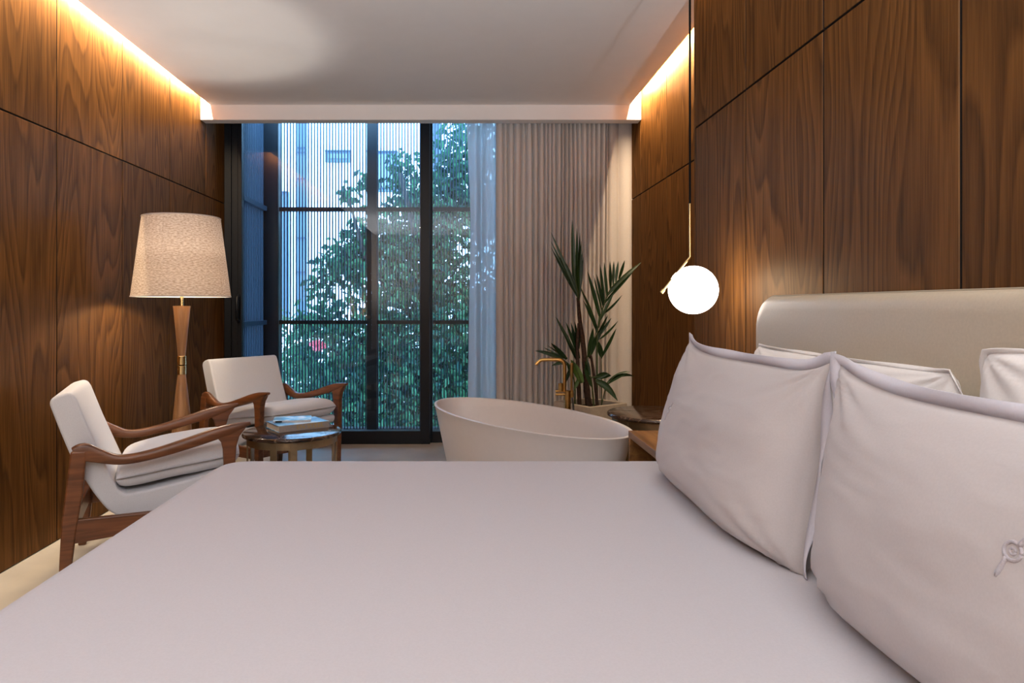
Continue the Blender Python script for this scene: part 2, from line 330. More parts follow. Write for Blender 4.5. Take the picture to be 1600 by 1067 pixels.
# ------------------------------------------------------------------ outside
def outdoor():
    g = MB(); g.box(-40, 40, 7.3, 60, -4.2, -4.0); tag(g.build('ground', simple('street_asphalt', C(.06, .07, .07), .9, 0, .2, .3, 2)), kind='structure')
    B = empty('apartment_building', (-2, 20, -4), 0, 'white rendered apartment block standing across the street behind the tree', 'building')
    def bb(x0, x1, y0, y1, z0, z1): m = MB(); m.box(x0 + 2, x1 + 2, y0 - 20, y1 - 20, z0 + 4, z1 + 4); return m
    white = simple('white_render', C(.86, .87, .88), .9, 0, .1, .03, 1.2); dk = simple('building_window_glass', C(.02, .035, .06), .15); gr = simple('blue_grey_cladding', C(.055, .085, .14), .6)
    bb(-12, 8, 20, 30, -4, 14).build('wall', white, B)
    Yb = 20
    def rect(px0, px1, py0, py1): a = at(px0, py0, Yb); c = at(px1, py1, Yb); return a.x, c.x, c.z, a.z
    x0, x1, z0, z1 = rect(464, 480, 150, 520)
    st = bb(x0, x1, 19.93, 20.05, z0, z1).build('recessed_strip', gr, B)
    for py in (232, 239, 280, 325, 372, 425):
        a, c, d, e = rect(464, 480, py - 1, py + 1); bb(a, c, 19.88, 19.95, d, e).build('railing_bar', dk, st)
    for r in ((509, 549, 236, 254), (574, 622, 237, 300), (440, 452, 300, 500), (665, 690, 150, 270)):
        x0, x1, z0, z1 = rect(*r); w = bb(x0, x1, 19.9, 20.05, z0, z1).build('window', gr, B)
        bb(x0 + .1, x1 - .1, 19.88, 19.91, z0 + .1, z1 - .1).build('pane', dk if r[0] in (440, 665) else simple('pale_pane', C(.10, .14, .22), .3), w)
        a, c, d, e = rect(r[0], r[1], r[2], r[2] + 2); bb(a, c, 19.84, 19.9, d, e).build('railing_bar', dk, w)
    # trees
    def leafmat(n, c1, c2):
        m, nt, b = newmat(n); L = nt.links.new; geo = nd(nt, 'ShaderNodeNewGeometry')
        cl = ramp(nt, geo.outputs['Random Per Island'], [(0, c1), (1, c2)])
        L(cl, b.inputs['Base Color']); b.inputs['Roughness'].default_value = .5; b.inputs['Specular IOR Level'].default_value = .12
        t = nd(nt, 'ShaderNodeBsdfTranslucent'); L(cl, t.inputs[0]); mx = nd(nt, 'ShaderNodeMixShader'); mx.inputs[0].default_value = .3
        L(b.outputs[0], mx.inputs[1]); L(t.outputs[0], mx.inputs[2]); L(mx.outputs[0], nt.nodes['Material Output'].inputs['Surface']); return m
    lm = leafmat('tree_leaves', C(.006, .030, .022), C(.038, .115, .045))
    bark = simple('tree_bark', C(.03, .025, .02), .9, 0, .2, .4, 12, .5)
    def foliage(clusters, dens, rs, L0=.17):
        m = MB()
        for px, py, Y, r in clusters:
            c = at(px, py, Y)
            for k in range(int(dens * r * r * r ** .3)):
                while True:
                    q = Vector((rs.uniform(-1, 1), rs.uniform(-1, 1), rs.uniform(-1, 1)))
                    if q.length < 1: break
                q = q * (.55 + .45 * rs.random()) * r * (1.12 if rs.random() < .15 else 1)
                p = c + q
                l = L0 * rs.uniform(.6, 1.25); w = l * .24
                d = Vector((rs.gauss(0, .7), rs.gauss(0, .7), rs.gauss(-.55, .5))).normalized()
                s = d.cross(Vector((rs.gauss(0, 1), rs.gauss(0, 1), rs.gauss(0, .4)))).normalized(); u = s.cross(d) * w * .35
                m.add([p, p + d * l * .45 + s * w, p + d * l - u, p + d * l * .45 - s * w, p + d * l * .5 - u * 1.2], [(0, 1, 4), (1, 2, 4), (2, 3, 4), (3, 0, 4)])
        return m
    rs = random.Random(3)
    T = empty('tree', (0.2, 10.5, -4), 0, 'large leafy street tree filling the window behind the slat screen', 'tree')
    off = Vector((-.2, -10.5, 4))
    cl = [(705, 300, 11, .95), (655, 360, 10.6, .9), (600, 375, 10.5, .62), (560, 390, 10.4, .55), (735, 235, 11, .75), (625, 255, 11.4, .30), (632, 290, 11.2, .38),
          (545, 300, 10.4, .22), (575, 280, 10.4, .22), (530, 410, 10, .42), (500, 440, 10, .34), (600, 440, 10, .75), (680, 440, 10.5, .9), (520, 500, 9.8, .5), (478, 500, 9.8, .30),
          (590, 530, 9.6, .7), (660, 540, 9.7, .8), (730, 520, 10, .9), (500, 570, 9.6, .6), (550, 600, 9.5, .7), (620, 610, 9.5, .8), (690, 620, 9.7, .8), (465, 560, 10.2, .35), (462, 640, 9.8, .5), (540, 660, 9.4, .6), (640, 680, 9.4, .7), (480, 690, 9.5, .6),
          (780, 330, 11.2, .9), (800, 460, 10.6, 1.0), (850, 300, 11.4, 1.0), (760, 620, 9.8, .9), (880, 450, 11, 1.0)]
    f = foliage(cl, 1050, rs); f.v = [tuple(Vector(p) + off) for p in f.v]
    fo = f.build('foliage', lm, T); fo['kind'] = 'stuff'
    tr = MB(); trunk = [at(640, 1000, 10.6), at(645, 800, 10.6), at(655, 680, 10.6), at(665, 560, 10.6), at(680, 440, 10.7), at(700, 320, 10.9), at(720, 240, 11)]
    trunk[0].z = -4; tr.tube([p + off for p in trunk], [.2, .18, .16, .13, .10, .06, .03], 10); tr.build('trunk', bark, T, smooth=True)
    br = MB()
    for a in ([(668, 580), (620, 560), (560, 530), (500, 500)], [(660, 640), (600, 650), (540, 640), (470, 620)], [(672, 520), (620, 470), (570, 400), (545, 310)], [(690, 420), (650, 370), (625, 270)],
              [(665, 600), (720, 560), (780, 540)], [(655, 680), (700, 590), (740, 560)]):
        br.tube([at(x, y, 10.4 - .2 * i) + off for i, (x, y) in enumerate(a)], [.07, .05, .035, .015][:len(a)], 7)
    br.build('branch', bark, T, smooth=True)
    rs = random.Random(9)
    T2 = empty('tree', (-2.6, 14.5, -4), 0, 'pale bushy tree low at the left of the view beside the white building', 'tree')
    off2 = Vector((2.6, -14.5, 4))
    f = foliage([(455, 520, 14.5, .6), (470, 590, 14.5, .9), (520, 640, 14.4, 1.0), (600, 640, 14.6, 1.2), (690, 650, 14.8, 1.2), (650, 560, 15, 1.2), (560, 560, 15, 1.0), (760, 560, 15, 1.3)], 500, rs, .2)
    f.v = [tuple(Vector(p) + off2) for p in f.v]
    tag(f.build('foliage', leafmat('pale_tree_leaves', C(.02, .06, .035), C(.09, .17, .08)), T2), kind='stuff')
    tr = MB(); tr.tube([(0, 0, 0), (.1, 0, 1.5), (.5, 0, 2.8), (1.2, .1, 3.6)], [.14, .12, .08, .03], 8); tr.build('trunk', bark, T2, smooth=True)
    rs = random.Random(4); m = MB()
    for k in range(70):
        p = at(498 + rs.gauss(0, 6), 541 - rs.gauss(0, 3.5), 9.0 + rs.uniform(-.1, .1))
        d = Vector((rs.gauss(0, 1), rs.gauss(0, 1), rs.gauss(0, 1))).normalized() * .035; s = d.cross(Vector((.3, .5, 1))).normalized() * .025
        m.add([p - d, p + s, p + d, p - s], [(0, 1, 2, 3)])
    tag(m.build('blossom_cluster', simple('red_petals', C(.50, .06, .07), .6)), 'small patch of red blossom among the leaves seen above the white armchair', 'blossom', kind='stuff')
outdoor()

# ------------------------------------------------------------------ curtains
def linen():
    Y0 = 5.78
    V = [(775, .3), (788, .7), (795, .5), (802, .8), (814, .5), (822, .5), (832, 1.0), (841, .8), (850, .9), (856, .7), (862, .9), (869, .6), (875, 1.3), (881, .6), (887, 1.2), (895, .9), (903, .6), (910, .7), (917, .9), (924, .6), (930, .7), (936, 1.0), (944, 1.3), (949, .5), (966, .18), (988, .3)]
    rs = random.Random(2)
    drift = [0] + [rs.uniform(-4, 4) for _ in V[2:]] + [0]
    xs = [(p - VX) / F * Y0 for p, _ in V]
    def fn(u, v):
        z = .01 + v * 2.92
        X = [x + (.5 - v) * d * Y0 / F + .006 * noise.noise((i * 3.1, z * 1.3, 5)) * (0 if i in (0, len(V) - 1) else 1) for i, (x, d) in enumerate(zip(xs, drift))]
        x = xs[0] + u * (xs[-1] - xs[0]); i = 0
        while i < len(X) - 2 and x > X[i + 1]: i += 1
        w = X[i + 1] - X[i]; t = min(max((x - X[i]) / w, 0), 1)
        dep = V[i][1] * (1 - t) + V[i + 1][1] * t
        h = (1 - abs(2 * t - 1) ** 3.0)
        y = Y0 - .062 * dep * h - .02 * min(1, w * 8) * h + .008 * noise.noise((x * 5, z * 1.2, 3))
        return (x + .003 * noise.noise((x * 9, z * 2, 8)), y, z)
    m = MB(); m.grid(fn, 520, 24)
    o = m.build('linen_curtain', M_linen, smooth=True)
    tag(o, 'heavy beige linen curtain hanging in narrow folds behind the potted palm', 'curtain', 'curtains at the window')
    h = MB(); h.grid(lambda u, v: (xs[-1] - .012 + u * .022, Y0 - .014 - .004 * math.sin(u * PI), .01 + v * 2.92), 3, 12); h.build('side_hem', M_linen, o, smooth=True, solid=.004)
linen()
def sheer():
    Y0 = 5.90
    def fn(u, v):
        z = .01 + v * 2.92
        e = 735 - 8 * max(0, (v - .66) / .34) ** 1.5 - 5 * (1 - min(1, v / .66)) * 1.0
        xa = (e - VX) / F * Y0; xb = 1.36
        x = xa + u * (xb - xa)
        w = math.sin(x * 46 + 1.3 * math.sin(x * 11)) * .03 + math.sin(x * 83 + 2) * .012
        return (x, Y0 + w * .9, z)
    m = MB(); m.grid(fn, 300, 16)
    tag(m.build('sheer_curtain', M_sheer, smooth=True), 'white translucent sheer curtain beside the glass, left of the linen one', 'curtain', 'curtains at the window')
sheer()

# ------------------------------------------------------------------ bed
def rrect(x0, x1, y0, y1, r, n=8):
    P = []
    for cx_, cy_, a0 in ((x1 - r, y0 + r, -PI / 2), (x1 - r, y1 - r, 0), (x0 + r, y1 - r, PI / 2), (x0 + r, y0 + r, PI)):
        for k in range(n + 1):
            a = a0 + PI / 2 * k / n; P.append((cx_ + r * math.cos(a), cy_ + r * math.sin(a)))
    return P
BX0, BX1, BY0, BY1, BZ = -.893, 1.005, .60, 2.505, .66
def bed():
    B = empty('bed', (.07, 1.55, 0), 0, 'wide double bed made up with a smooth taut white sheet', 'bed')
    off = Vector((-.07, -1.55, 0))
    m = MB(); m.box(-.80 - .07, 1.0 - .07, .66 - 1.55, 2.44 - 1.55, 0, .27); m.build('bed_base', M_uphol, B, bevel=.02)
    def slab(ins, z0, z1, r, e):
        R = []
        prof = [(0, z0)] + [(0, z0 + (z1 - z0 - e) * k / 3) for k in (1, 2, 3)] + [(e * (1 - math.cos(PI / 2 * k / 6)), z1 - e + e * math.sin(PI / 2 * k / 6)) for k in range(1, 7)]
        for i, z in prof:
            d = ins + i; R.append([Vector((x, y, z)) + off for x, y in rrect(BX0 + d, BX1 - d, BY0 + d, BY1 - d, max(.02, r - i * .8))])
        for k in (.1, .3):
            d = ins + e + k; R.append([Vector((x, y, z1)) + off for x, y in rrect(BX0 + d, BX1 - d, BY0 + d, BY1 - d, .03)])
        m = MB(); m.rings(R); return m
    slab(.008, .27, .652, .11, .055).build('mattress', M_sheet, B, smooth=True)
    s = slab(0, .20, BZ, .115, .058)
    s.build('bed_sheet', M_sheet, B, smooth=True)
bed()
def headboard():
    H = empty('headboard', (1.09, 1.45, 0), 0, 'long cream leather headboard with rounded corners fixed against the wood panelling', 'headboard')
    y0, y1, z1 = .45, 2.435, 1.253
    def outline(d, r):
        P = [(y0 + d, .01)]
        ya, yb, zt = y0 + d, y1 - d, z1 - d
        for cy_, a0 in ((ya + r, PI), (yb - r, PI / 2)):
            for k in range(9):
                a = a0 - PI / 2 * k / 8; P.append((cy_ + r * math.cos(a), zt - r + r * math.sin(a)))
        P.append((yb, .01)); return P
    prof = [(1.160, .03), (1.150, .012), (1.135, .002), (1.06, 0), (1.045, .003), (1.034, .012), (1.028, .026), (1.026, .05)]
    m = MB(); m.rings([[(x - 1.09, y - 1.45, z) for y, z in outline(d, max(.03, .12 - d))] for x, d in prof]); m.build('padding', M_head, H, smooth=True, autos=50)
    s = MB(); s.tube([(1.052 - 1.09, y - 1.45, z) for y, z in outline(.0005, .12)], .0022, 6); s.build('piped_seam', M_stitch, H, smooth=True)
headboard()

def pillow(name, yc, xbot, zbot, a, b_, T, lean, seed, label, sag=.07, hem=.024, rz=0, emblem=None, rnd=0, mat=None):
    o = empty(name, (xbot, yc, zbot), -PI / 2 + rz, label, 'pillow', 'white pillows at the head of the bed')
    def P(u, v, side, ex=0):
        uu = max(-1, min(1, u)); vv = max(-1, min(1, v))
        x = a * u * (1 - .05 * (1 - abs(vv) ** 3))
        z = b_ * v * (1 - sag * (1 - abs(uu) ** 5) * (1 if v > 0 else .10))
        k_ = 1 - rnd * (abs(uu) * abs(vv)) ** 5; x *= k_; z *= k_
        t = T * max(0, 1 - abs(uu) ** 3.6) ** .52 * max(0, 1 - abs(vv) ** (2.6 if v > 0 else 3.8)) ** .52
        t *= (1.0 - .22 * v)
        w = (noise.noise((u * 2.1 + seed, v * 2.1, seed * 1.7)) * .013 + .0028 * (1 - abs(noise.noise((u * 2.6 + v * 1.9 + seed, v * 4.2 - u * 1.2, seed * 2.7)) * 2.2)) ** 3) * min(1, t / T * 2)
        cr = (1 - min(1, math.hypot(abs(uu) - 1, abs(vv) - 1) / .8)) ** 1.2
        ang = math.atan2(1 - abs(vv), 1 - abs(uu) + 1e-6)
        w += cr * .009 * math.sin(ang * 14 + seed) * min(1, t / T * 4)
        y = side * (t * .5 + w * .6) - T * .0
        zz = max(0.0, z + b_ * (1 - .02))
        y += lean * (zz / (2 * b_)) ** 1.15
        y += .02 * noise.noise((u * 1.4, v * 1.2, seed * 3.1)) * max(abs(uu), abs(vv)) ** 4
        return Vector((x, y, max(zz, .0) + .0))
    m = MB(); N = 56
    sp = lambda t: math.sin((t * 2 - 1) * PI / 2) * .35 + (t * 2 - 1) * .65
    m.grid(lambda u, v: P(sp(u), sp(v), -1), N, N); m.grid(lambda u, v: P(sp(u), sp(v), 1), N, N)
    ob = m.build('cushion', mat or M_pillow, o, smooth=True)
    w_ = ob.modifiers.new('w', 'WELD'); w_.merge_threshold = .0006
    # stitched flat hem round the seam
    h = MB(); R0 = []; R1 = []; n = 40
    loop = [(-1 + 2 * k / n, 1) for k in range(n)] + [(1, 1 - 2 * k / n) for k in range(n + 1)]
    loop = [(-1, -1 + 2 * k / n) for k in range(n)] + loop
    for i, (u, v) in enumerate(loop):
        p = P(u, v, 1); d = Vector((0, 0, 0))
        if abs(u) > .999: d.x += math.copysign(1, u)
        if abs(v) > .999: d.z += v
        d.normalize(); q = p + d * hem * (1.25 if d.x and d.z else 1) + Vector((0, .010 * math.sin(i * .35 + seed) + .3 * lean * .05, 0))
        q.z = max(q.z, .001)
        R0.append(p); R1.append(q)
    h.rings([R0, [(p + q) / 2 + Vector((0, -.0012, 0)) for p, q in zip(R0, R1)], R1], False, False, False)
    h.build('hem', mat or M_hem, o, smooth=True, solid=.0025)
    if emblem:
        u0, v0, r = emblem; e = MB()
        def S(dx, dz, lift=-.0002):
            p = P(u0 + dx / a, v0 + dz / b_, -1); return p + Vector((0, -lift, 0))
        e.tube([S(r * math.cos(k * PI / 12), r * math.sin(k * PI / 12)) for k in range(25)], r * .2, 6)
        e.tube([S(.35 * r * math.cos(k * PI / 8), .35 * r * math.sin(k * PI / 8)) for k in range(17)], r * .15, 6)
        e.tube([S(r * .6 + k * r * .15, r * .8 + k * r * .3) for k in range(6)], [r * .28] * 5 + [r * .1], 6)
        e.tube([S(-r * .5 - k * r * .14, -r * .85 - k * r * .5) for k in range(6)], [r * .26] * 5 + [r * .1], 6)
        e.build('embroidered_emblem', M_emblem, o, smooth=True)
    return o
pillow('pillow', 1.868, .700, BZ, .458, .225, .222, .070, 1.3, 'front white pillow farther from the camera, upright near the lamp side', sag=.17, emblem=(-.55, .10, .012))
pillow('pillow', .918, .728, BZ, .452, .224, .222, .018, 4.1, 'nearest white pillow, at the lower right with a clear embroidered emblem', sag=.17, emblem=(.285, .29, .0125))
pillow('pillow', 1.765, .925, BZ, .485, .227, .13, .03, 7.7, 'white pillow against the headboard behind the far front pillow', sag=.12, hem=.008, rnd=.09, mat=M_pillow_lit)
pillow('pillow', .825, .930, BZ, .45, .250, .14, .03, 9.2, 'white pillow against the headboard behind the nearest pillow', sag=.06, hem=.008, rnd=.09, mat=M_pillow_lit)

# ------------------------------------------------------------------ nightstand
def nightstand():
    x0, x1, y0, y1, zt = .785, XP - .004, 2.56, 3.275, .62
    N = empty('nightstand', ((x0 + x1) / 2, (y0 + y1) / 2, 0), 0, 'open fronted brown wooden nightstand between bed and bathtub', 'nightstand')
    off = Vector((-(x0 + x1) / 2, -(y0 + y1) / 2, 0))
    def bx(name, a, b_, c, d, e, f, mat=M_nightwood): m = MB(); m.box(a + off.x, b_ + off.x, c + off.y, d + off.y, e, f); return m.build(name, mat, N, bevel=.002, seg=2)
    bx('top', x0, x1, y0, y1, zt - .032, zt)
    bx('side_panel', x0, x1, y1 - .028, y1, 0, zt - .032); bx('side_panel', x0, x1, y0, y0 + .028, 0, zt - .032)
    bx('shelf', x0 + .01, x1, y0 + .028, y1 - .028, .30, .325); bx('plinth', x0 + .02, x1, y0 + .028, y1 - .028, 0, .06)
    bx('back_panel', x1 - .02, x1, y0 + .028, y1 - .028, .06, zt - .032, M_inside)
nightstand()

# ------------------------------------------------------------------ pendant
M_globe = emis('opal_glass_globe', C(1, .88, .76), 15)
def pendant():
    Yp = 2.88; c = at(1083, 453, Yp)
    L = empty('pendant_lamp', (c.x, c.y, ZC), 0, 'round white globe pendant on a bent brass stem above the nightstand', 'pendant lamp')
    off = Vector((-c.x, -c.y, -ZC))
    top = at(1078, 318, Yp); elbow = at(1078.5, 401, Yp); tail = at(1036, 454, Yp)
    m = MB(); m.tube([top + off, Vector((top.x, Yp, ZC)) + off], .0048, 8); m.build('cord', M_black, L, smooth=True)
    m = MB(); m.lathe([(.05, -.02), (.05, 0)], 24, (top.x - c.x, 0, 0)); m.build('ceiling_rose', M_black, L, bevel=.004)
    m = MB(); m.tube([top + off, elbow + off, elbow + (tail - elbow) * .02 + off, tail + off], [.0045, .0045, .0045, .0045], 10); m.build('stem', M_brasslight, L, smooth=True, autos=50)
    d = (tail - elbow).normalized(); m = MB(); m.tube([tail - d * .004 + off, tail + d * .012 + off], .0075, 12); m.build('stem_end', M_brasslight, L, smooth=True, autos=50)
    q = elbow + (tail - elbow) * .42; cc = c - q; m = MB(); m.tube([q + off, q + cc * .25 + off], .014, 12); m.build('globe_holder', M_brasslight, L, smooth=True, autos=50)
    m = MB(); r = .1015
    m.lathe([(r * math.sin(PI * k / 24), -r * math.cos(PI * k / 24)) for k in range(25)], 40, c + off, False, False); m.build('globe', M_globe, L, smooth=True)
pendant()

# ------------------------------------------------------------------ floor lamp
LAMP = 400
def floor_lamp():
    Yl = 4.05; X = at(284, 477, Yl).x
    L = empty('floor_lamp', (X, Yl, 0), 0, 'floor lamp with linen drum shade and hourglass wooden pole in the left corner', 'floor lamp')
    Z = lambda y: EYE - (y - VY) / F * Yl
    P = lambda d: d / F * Yl / 2
    zr0, zr1 = Z(585), Z(556)
    m = MB(); m.lathe([(P(26), Z(478)), (P(25), Z(482)), (P(11), zr1)][::-1], 28); m.build('upper_pole', M_lampwood, L, smooth=True, autos=40)
    m = MB(); m.lathe([(.085, .02), (.083, .06), (P(32), Z(690)), (P(26), Z(650)), (P(19), Z(615)), (P(12), zr0)], 28); m.build('lower_pole', M_lampwood, L, smooth=True, autos=40)
    m = MB(); m.lathe([(.15, 0), (.15, .014), (.145, .02), (.08, .022)], 40); m.build('base', M_brasslight, L, smooth=True, autos=40)
    zm = (zr0 + zr1) / 2
    for a, c in ((zr0, zm - .003), (zm + .003, zr1)):
        m = MB(); m.lathe([(P(12), a), (P(13), a + .002), (P(13), c - .002), (P(12), c)], 24); m.build('brass_ring', M_brasslight, L, smooth=True, autos=40)
    m = MB(); m.lathe([(P(8), zm - .004), (P(8), zm + .004)], 20); m.build('ring_spacer', M_black, L)
    m = MB(); m.lathe([(.010, Z(478)), (.010, Z(462)), (.022, Z(462)), (.022, Z(458)), (.013, Z(457)), (.013, 1.325)], 20); m.build('neck', M_brasslight, L, smooth=True, autos=40)
    zb, zt = 1.272, 1.738; rb, rt = .277, .218
    m = MB(); m.lathe([(rb, zb), (rb + (rt - rb) * .33, zb + (zt - zb) * .33), (rb + (rt - rb) * .66, zb + (zt - zb) * .66), (rt, zt)], 64, (0, 0, 0), False, False)
    sh = m.build('lamp_shade', M_shade, L, smooth=True)
    for r, z in ((rb, zb), (rt, zt)):
        m = MB(); m.tube([(r * math.cos(k * PI / 32), r * math.sin(k * PI / 32), z) for k in range(65)], .0035, 6); m.build('shade_rim', M_linen, sh, smooth=True)
    m = MB()
    for k in range(3):
        a = k * 2 * PI / 3 + .4; m.tube([(0, 0, zt - .03), (rt * math.cos(a), rt * math.sin(a), zt - .004)], .002, 6)
    m.tube([(0, 0, 1.31), (.05, 0, 1.34), (.05, 0, 1.60), (0, 0, zt - .03)], .002, 6)
    m.build('shade_carrier', M_brasslight, sh)
    m = MB(); r = .034; m.lathe([(r * math.sin(PI * k / 14), -r * math.cos(PI * k / 14)) for k in range(15)], 20, (0, 0, 1.365), False, False)
    m.build('light_bulb', emis('lamp_bulb', C(1, .86, .68), LAMP), L, smooth=True)
floor_lamp()
def lamp_uplight():
    l = bpy.data.lights.new('lamp_reflector_bulb', 'SPOT'); l.energy = 23; l.color = (1, .95, .92); l.spot_size = math.radians(150); l.spot_blend = .3; l.shadow_soft_size = .045
    o = bpy.data.objects.new('lamp_reflector_bulb', l); COL.objects.link(o); o.location = (at(284, 477, 4.05).x, 4.05, 1.41); o.rotation_euler = (PI, 0, 0)
lamp_uplight()

# ------------------------------------------------------------------ armchairs
def spline(pts, n):
    """Catmull-Rom through tuples"""
    out = []; P = [pts[0]] + list(pts) + [pts[-1]]
    for i in range(1, len(P) - 2):
        for k in range(n):
            t = k / n; a, b_, c, d = P[i - 1], P[i], P[i + 1], P[i + 2]
            out.append(tuple(.5 * ((2 * y) + (-x + z) * t + (2 * x - 5 * y + 4 * z - w) * t * t + (-x + 3 * y - 3 * z + w) * t ** 3) for x, y, z, w in zip(a, b_, c, d)))
    out.append(tuple(pts[-1])); return out
def armchair(loc, yaw, label, src=None):
    A = empty('armchair', loc, yaw, label, 'armchair', 'cream armchairs with teak frames')
    if src:
        for ch in src.children:
            c = ch.copy(); COL.objects.link(c); c.parent = A
            for g in ch.children: d = g.copy(); COL.objects.link(d); d.parent = c
        return A
    W = .325
    # upholstered shell: back running into the curved underside of the seat
    prof = [(-.425, .80), (-.418, .822), (-.395, .835), (-.355, .846), (-.335, .838), (-.322, .815), (-.27, .67), (-.21, .52), (-.165, .41), (-.135, .385), (-.05, .393), (.10, .418), (.29, .46), (.315, .455), (.32, .43), (.29, .40), (.15, .355), (.04, .305), (-.04, .275), (-.11, .272), (-.19, .31), (-.25, .39), (-.295, .47), (-.335, .545), (-.385, .68)]
    m = MB(); hw = .282
    prs = prof[:12] + spline(prof[12:], 4)
    m.extrude_xz(prs, -hw, hw); m.build('back_cushion', M_uphol, A, bevel=.016, seg=4)
    for sy in (-1, 1):
        s = MB(); s.tube([(x, sy * (hw - .004), z) for x, z in [(-.412, .79), (-.40, .812), (-.355, .832), (-.338, .82)]], .0022, 5)
        s.build('seam', M_stitch, A)
    # loose seat cushion
    def cush(u, v, side):
        uu, vv = u * 2 - 1, v * 2 - 1
        t = .116 * max(0, 1 - abs(uu) ** 12) ** .5 * max(0, 1 - abs(vv) ** 12) ** .5
        x = -.172 + (u) * .52 + .01 * uu * (1 - abs(vv) ** 2); y = vv * .272 * (1 - .02 * uu * uu)
        zc = .450 + (u) * .070 + (.020 if side > 0 else .004) * math.sin(u * PI) * t / .112
        return (x, y, zc + side * t * .5 + .004 * noise.noise((x * 8, y * 8, 2)))
    sp = lambda t: .5 + .5 * (lambda q: math.copysign(1 - (1 - abs(q)) ** 2.2, q))(t * 2 - 1)
    m = MB(); m.grid(lambda u, v: cush(sp(u), sp(v), 1), 24, 24); m.grid(lambda u, v: cush(sp(u), sp(v), -1), 24, 24)
    sc_ = m.build('seat_cushion', M_uphol, A, smooth=True); w_ = sc_.modifiers.new('w', 'WELD'); w_.merge_threshold = .0008
    for sy in (-1, 1):
        y = sy * W
        st = spline([(-.322, .583, .036, .034), (-.29, .592, .040, .034), (-.24, .575, .032, .038), (-.17, .552, .022, .046), (-.10, .550, .021, .05), (0, .567, .022, .052), (.12, .598, .025, .054), (.23, .630, .027, .052), (.30, .648, .024, .048), (.36, .664, .014, .040), (.392, .672, .007, .028)], 4)
        m = MB(); R = []
        for i, (x, z, h, w) in enumerate(st):
            q = st[min(i + 1, len(st) - 1)]; r = st[max(i - 1, 0)]; tx, tz = q[0] - r[0], q[1] - r[1]; l = math.hypot(tx, tz); nx, nz = -tz / l, tx / l
            ring = []
            for k in range(12):
                a = 2 * PI * k / 12; ca, sa = math.cos(a), math.sin(a)
                e = lambda c: math.copysign(abs(c) ** .55, c)
                ring.append((x + nx * e(sa) * h, y + e(ca) * w * .5, z + nz * e(sa) * h))
            R.append(ring)
        m.rings(R); m.build('armrest', M_teak, A, smooth=True, autos=60)
        s = MB(); s.tube([(-.305, y - sy * 0 + sy * .0165, .583), (-.305, y + sy * .0185, .583)], .008, 10); s.build('screw_cap', M_black, A)
        # rear leg
        m = MB(); m.extrude_xz([(-.338, .60), (-.278, .60), (-.292, .42), (-.318, .25), (-.348, 0), (-.385, 0), (-.380, .12), (-.372, .30)], y - .019, y + .019); m.build('leg', M_teak, A, bevel=.007, seg=3)
        # front leg, flaring into the arm
        m = MB(); m.extrude_xz([(.245, .615), (.262, .595), (.270, .56), (.273, .50), (.276, 0), (.312, 0), (.325, .50), (.329, .57), (.342, .615), (.372, .655), (.30, .645)], y - .019, y + .019); m.build('leg', M_teak, A, bevel=.006, seg=3)
        m = MB(); m.extrude_xz([(-.365, .31), (.29, .31), (.29, .245), (.0, .235), (-.365, .205)], y - .014, y + .014); m.build('side_rail', M_teak, A, bevel=.005, seg=2)
    m = MB(); m.box(.255, .285, -W, W, .25, .31); m.build('front_rail', M_teak, A, bevel=.005, seg=2)
    m = MB(); m.box(-.36, -.33, -W, W, .22, .30); m.build('rear_rail', M_teak, A, bevel=.005, seg=2)
    return A
ch = armchair((-1.487, 3.33, 0), math.radians(23), 'cream armchair with teak arms nearest the bed, seen from its side')
armchair((-1.33, 4.74, 0), math.radians(-37.8), 'cream armchair with teak arms in front of the window, beside the floor lamp', ch)

# ------------------------------------------------------------------ marble tables
def round_table(loc, r, h, rot, label):
    T = empty('side_table', loc, rot, label, 'side table', 'round marble tables with bronze legs')
    m = MB(); m.lathe([(r - .012, h - .024), (r - .002, h - .020), (r, h - .012), (r - .004, h - .003), (r - .012, h)], 64); m.build('marble_top', M_marble, T, smooth=True, autos=50)
    rb = r * .9; m = MB(); n = 64
    m.rings([[(q * math.cos(2 * PI * k / n), q * math.sin(2 * PI * k / n), z) for k in range(n)] for q, z in ((rb, h - .066), (rb, h - .025), (rb - .006, h - .025), (rb - .006, h - .066), (rb, h - .066))], False, False)
    m.build('apron_band', M_bronze, T, smooth=True, autos=40)
    for k in range(4):
        for d in (-1, 1):
            a = k * PI / 2 - PI / 2 + d * math.radians(12.5)
            m = MB(); m.box(-.019, .019, -.004, .004, 0, h - .03); m.xform(Matrix.Translation((rb * .985 * math.cos(a), rb * .985 * math.sin(a), 0)) @ Matrix.Rotation(a + PI / 2, 4, 'Z'))
            m.build('leg', M_bronze, T, bevel=.0015, seg=2)
    m = MB(); m.rings([[(q * math.cos(2 * PI * k / n), q * math.sin(2 * PI * k / n), z) for k in range(n)] for q, z in ((rb, 0), (rb, .012), (rb - .03, .012), (rb - .03, 0), (rb, 0))], False, False)
    m.build('foot_ring', M_bronze, T, smooth=True, autos=40)
    return T
TZ = .50
tc_ = at(457, 672, 3.94)
round_table((tc_.x, tc_.y, 0), .280, TZ, math.radians(3), 'low round marble table between the two armchairs, carrying books')
round_table((1.115, 3.955, 0), .285, .60, math.radians(20), 'round marble table tucked between bathtub and wood wall')

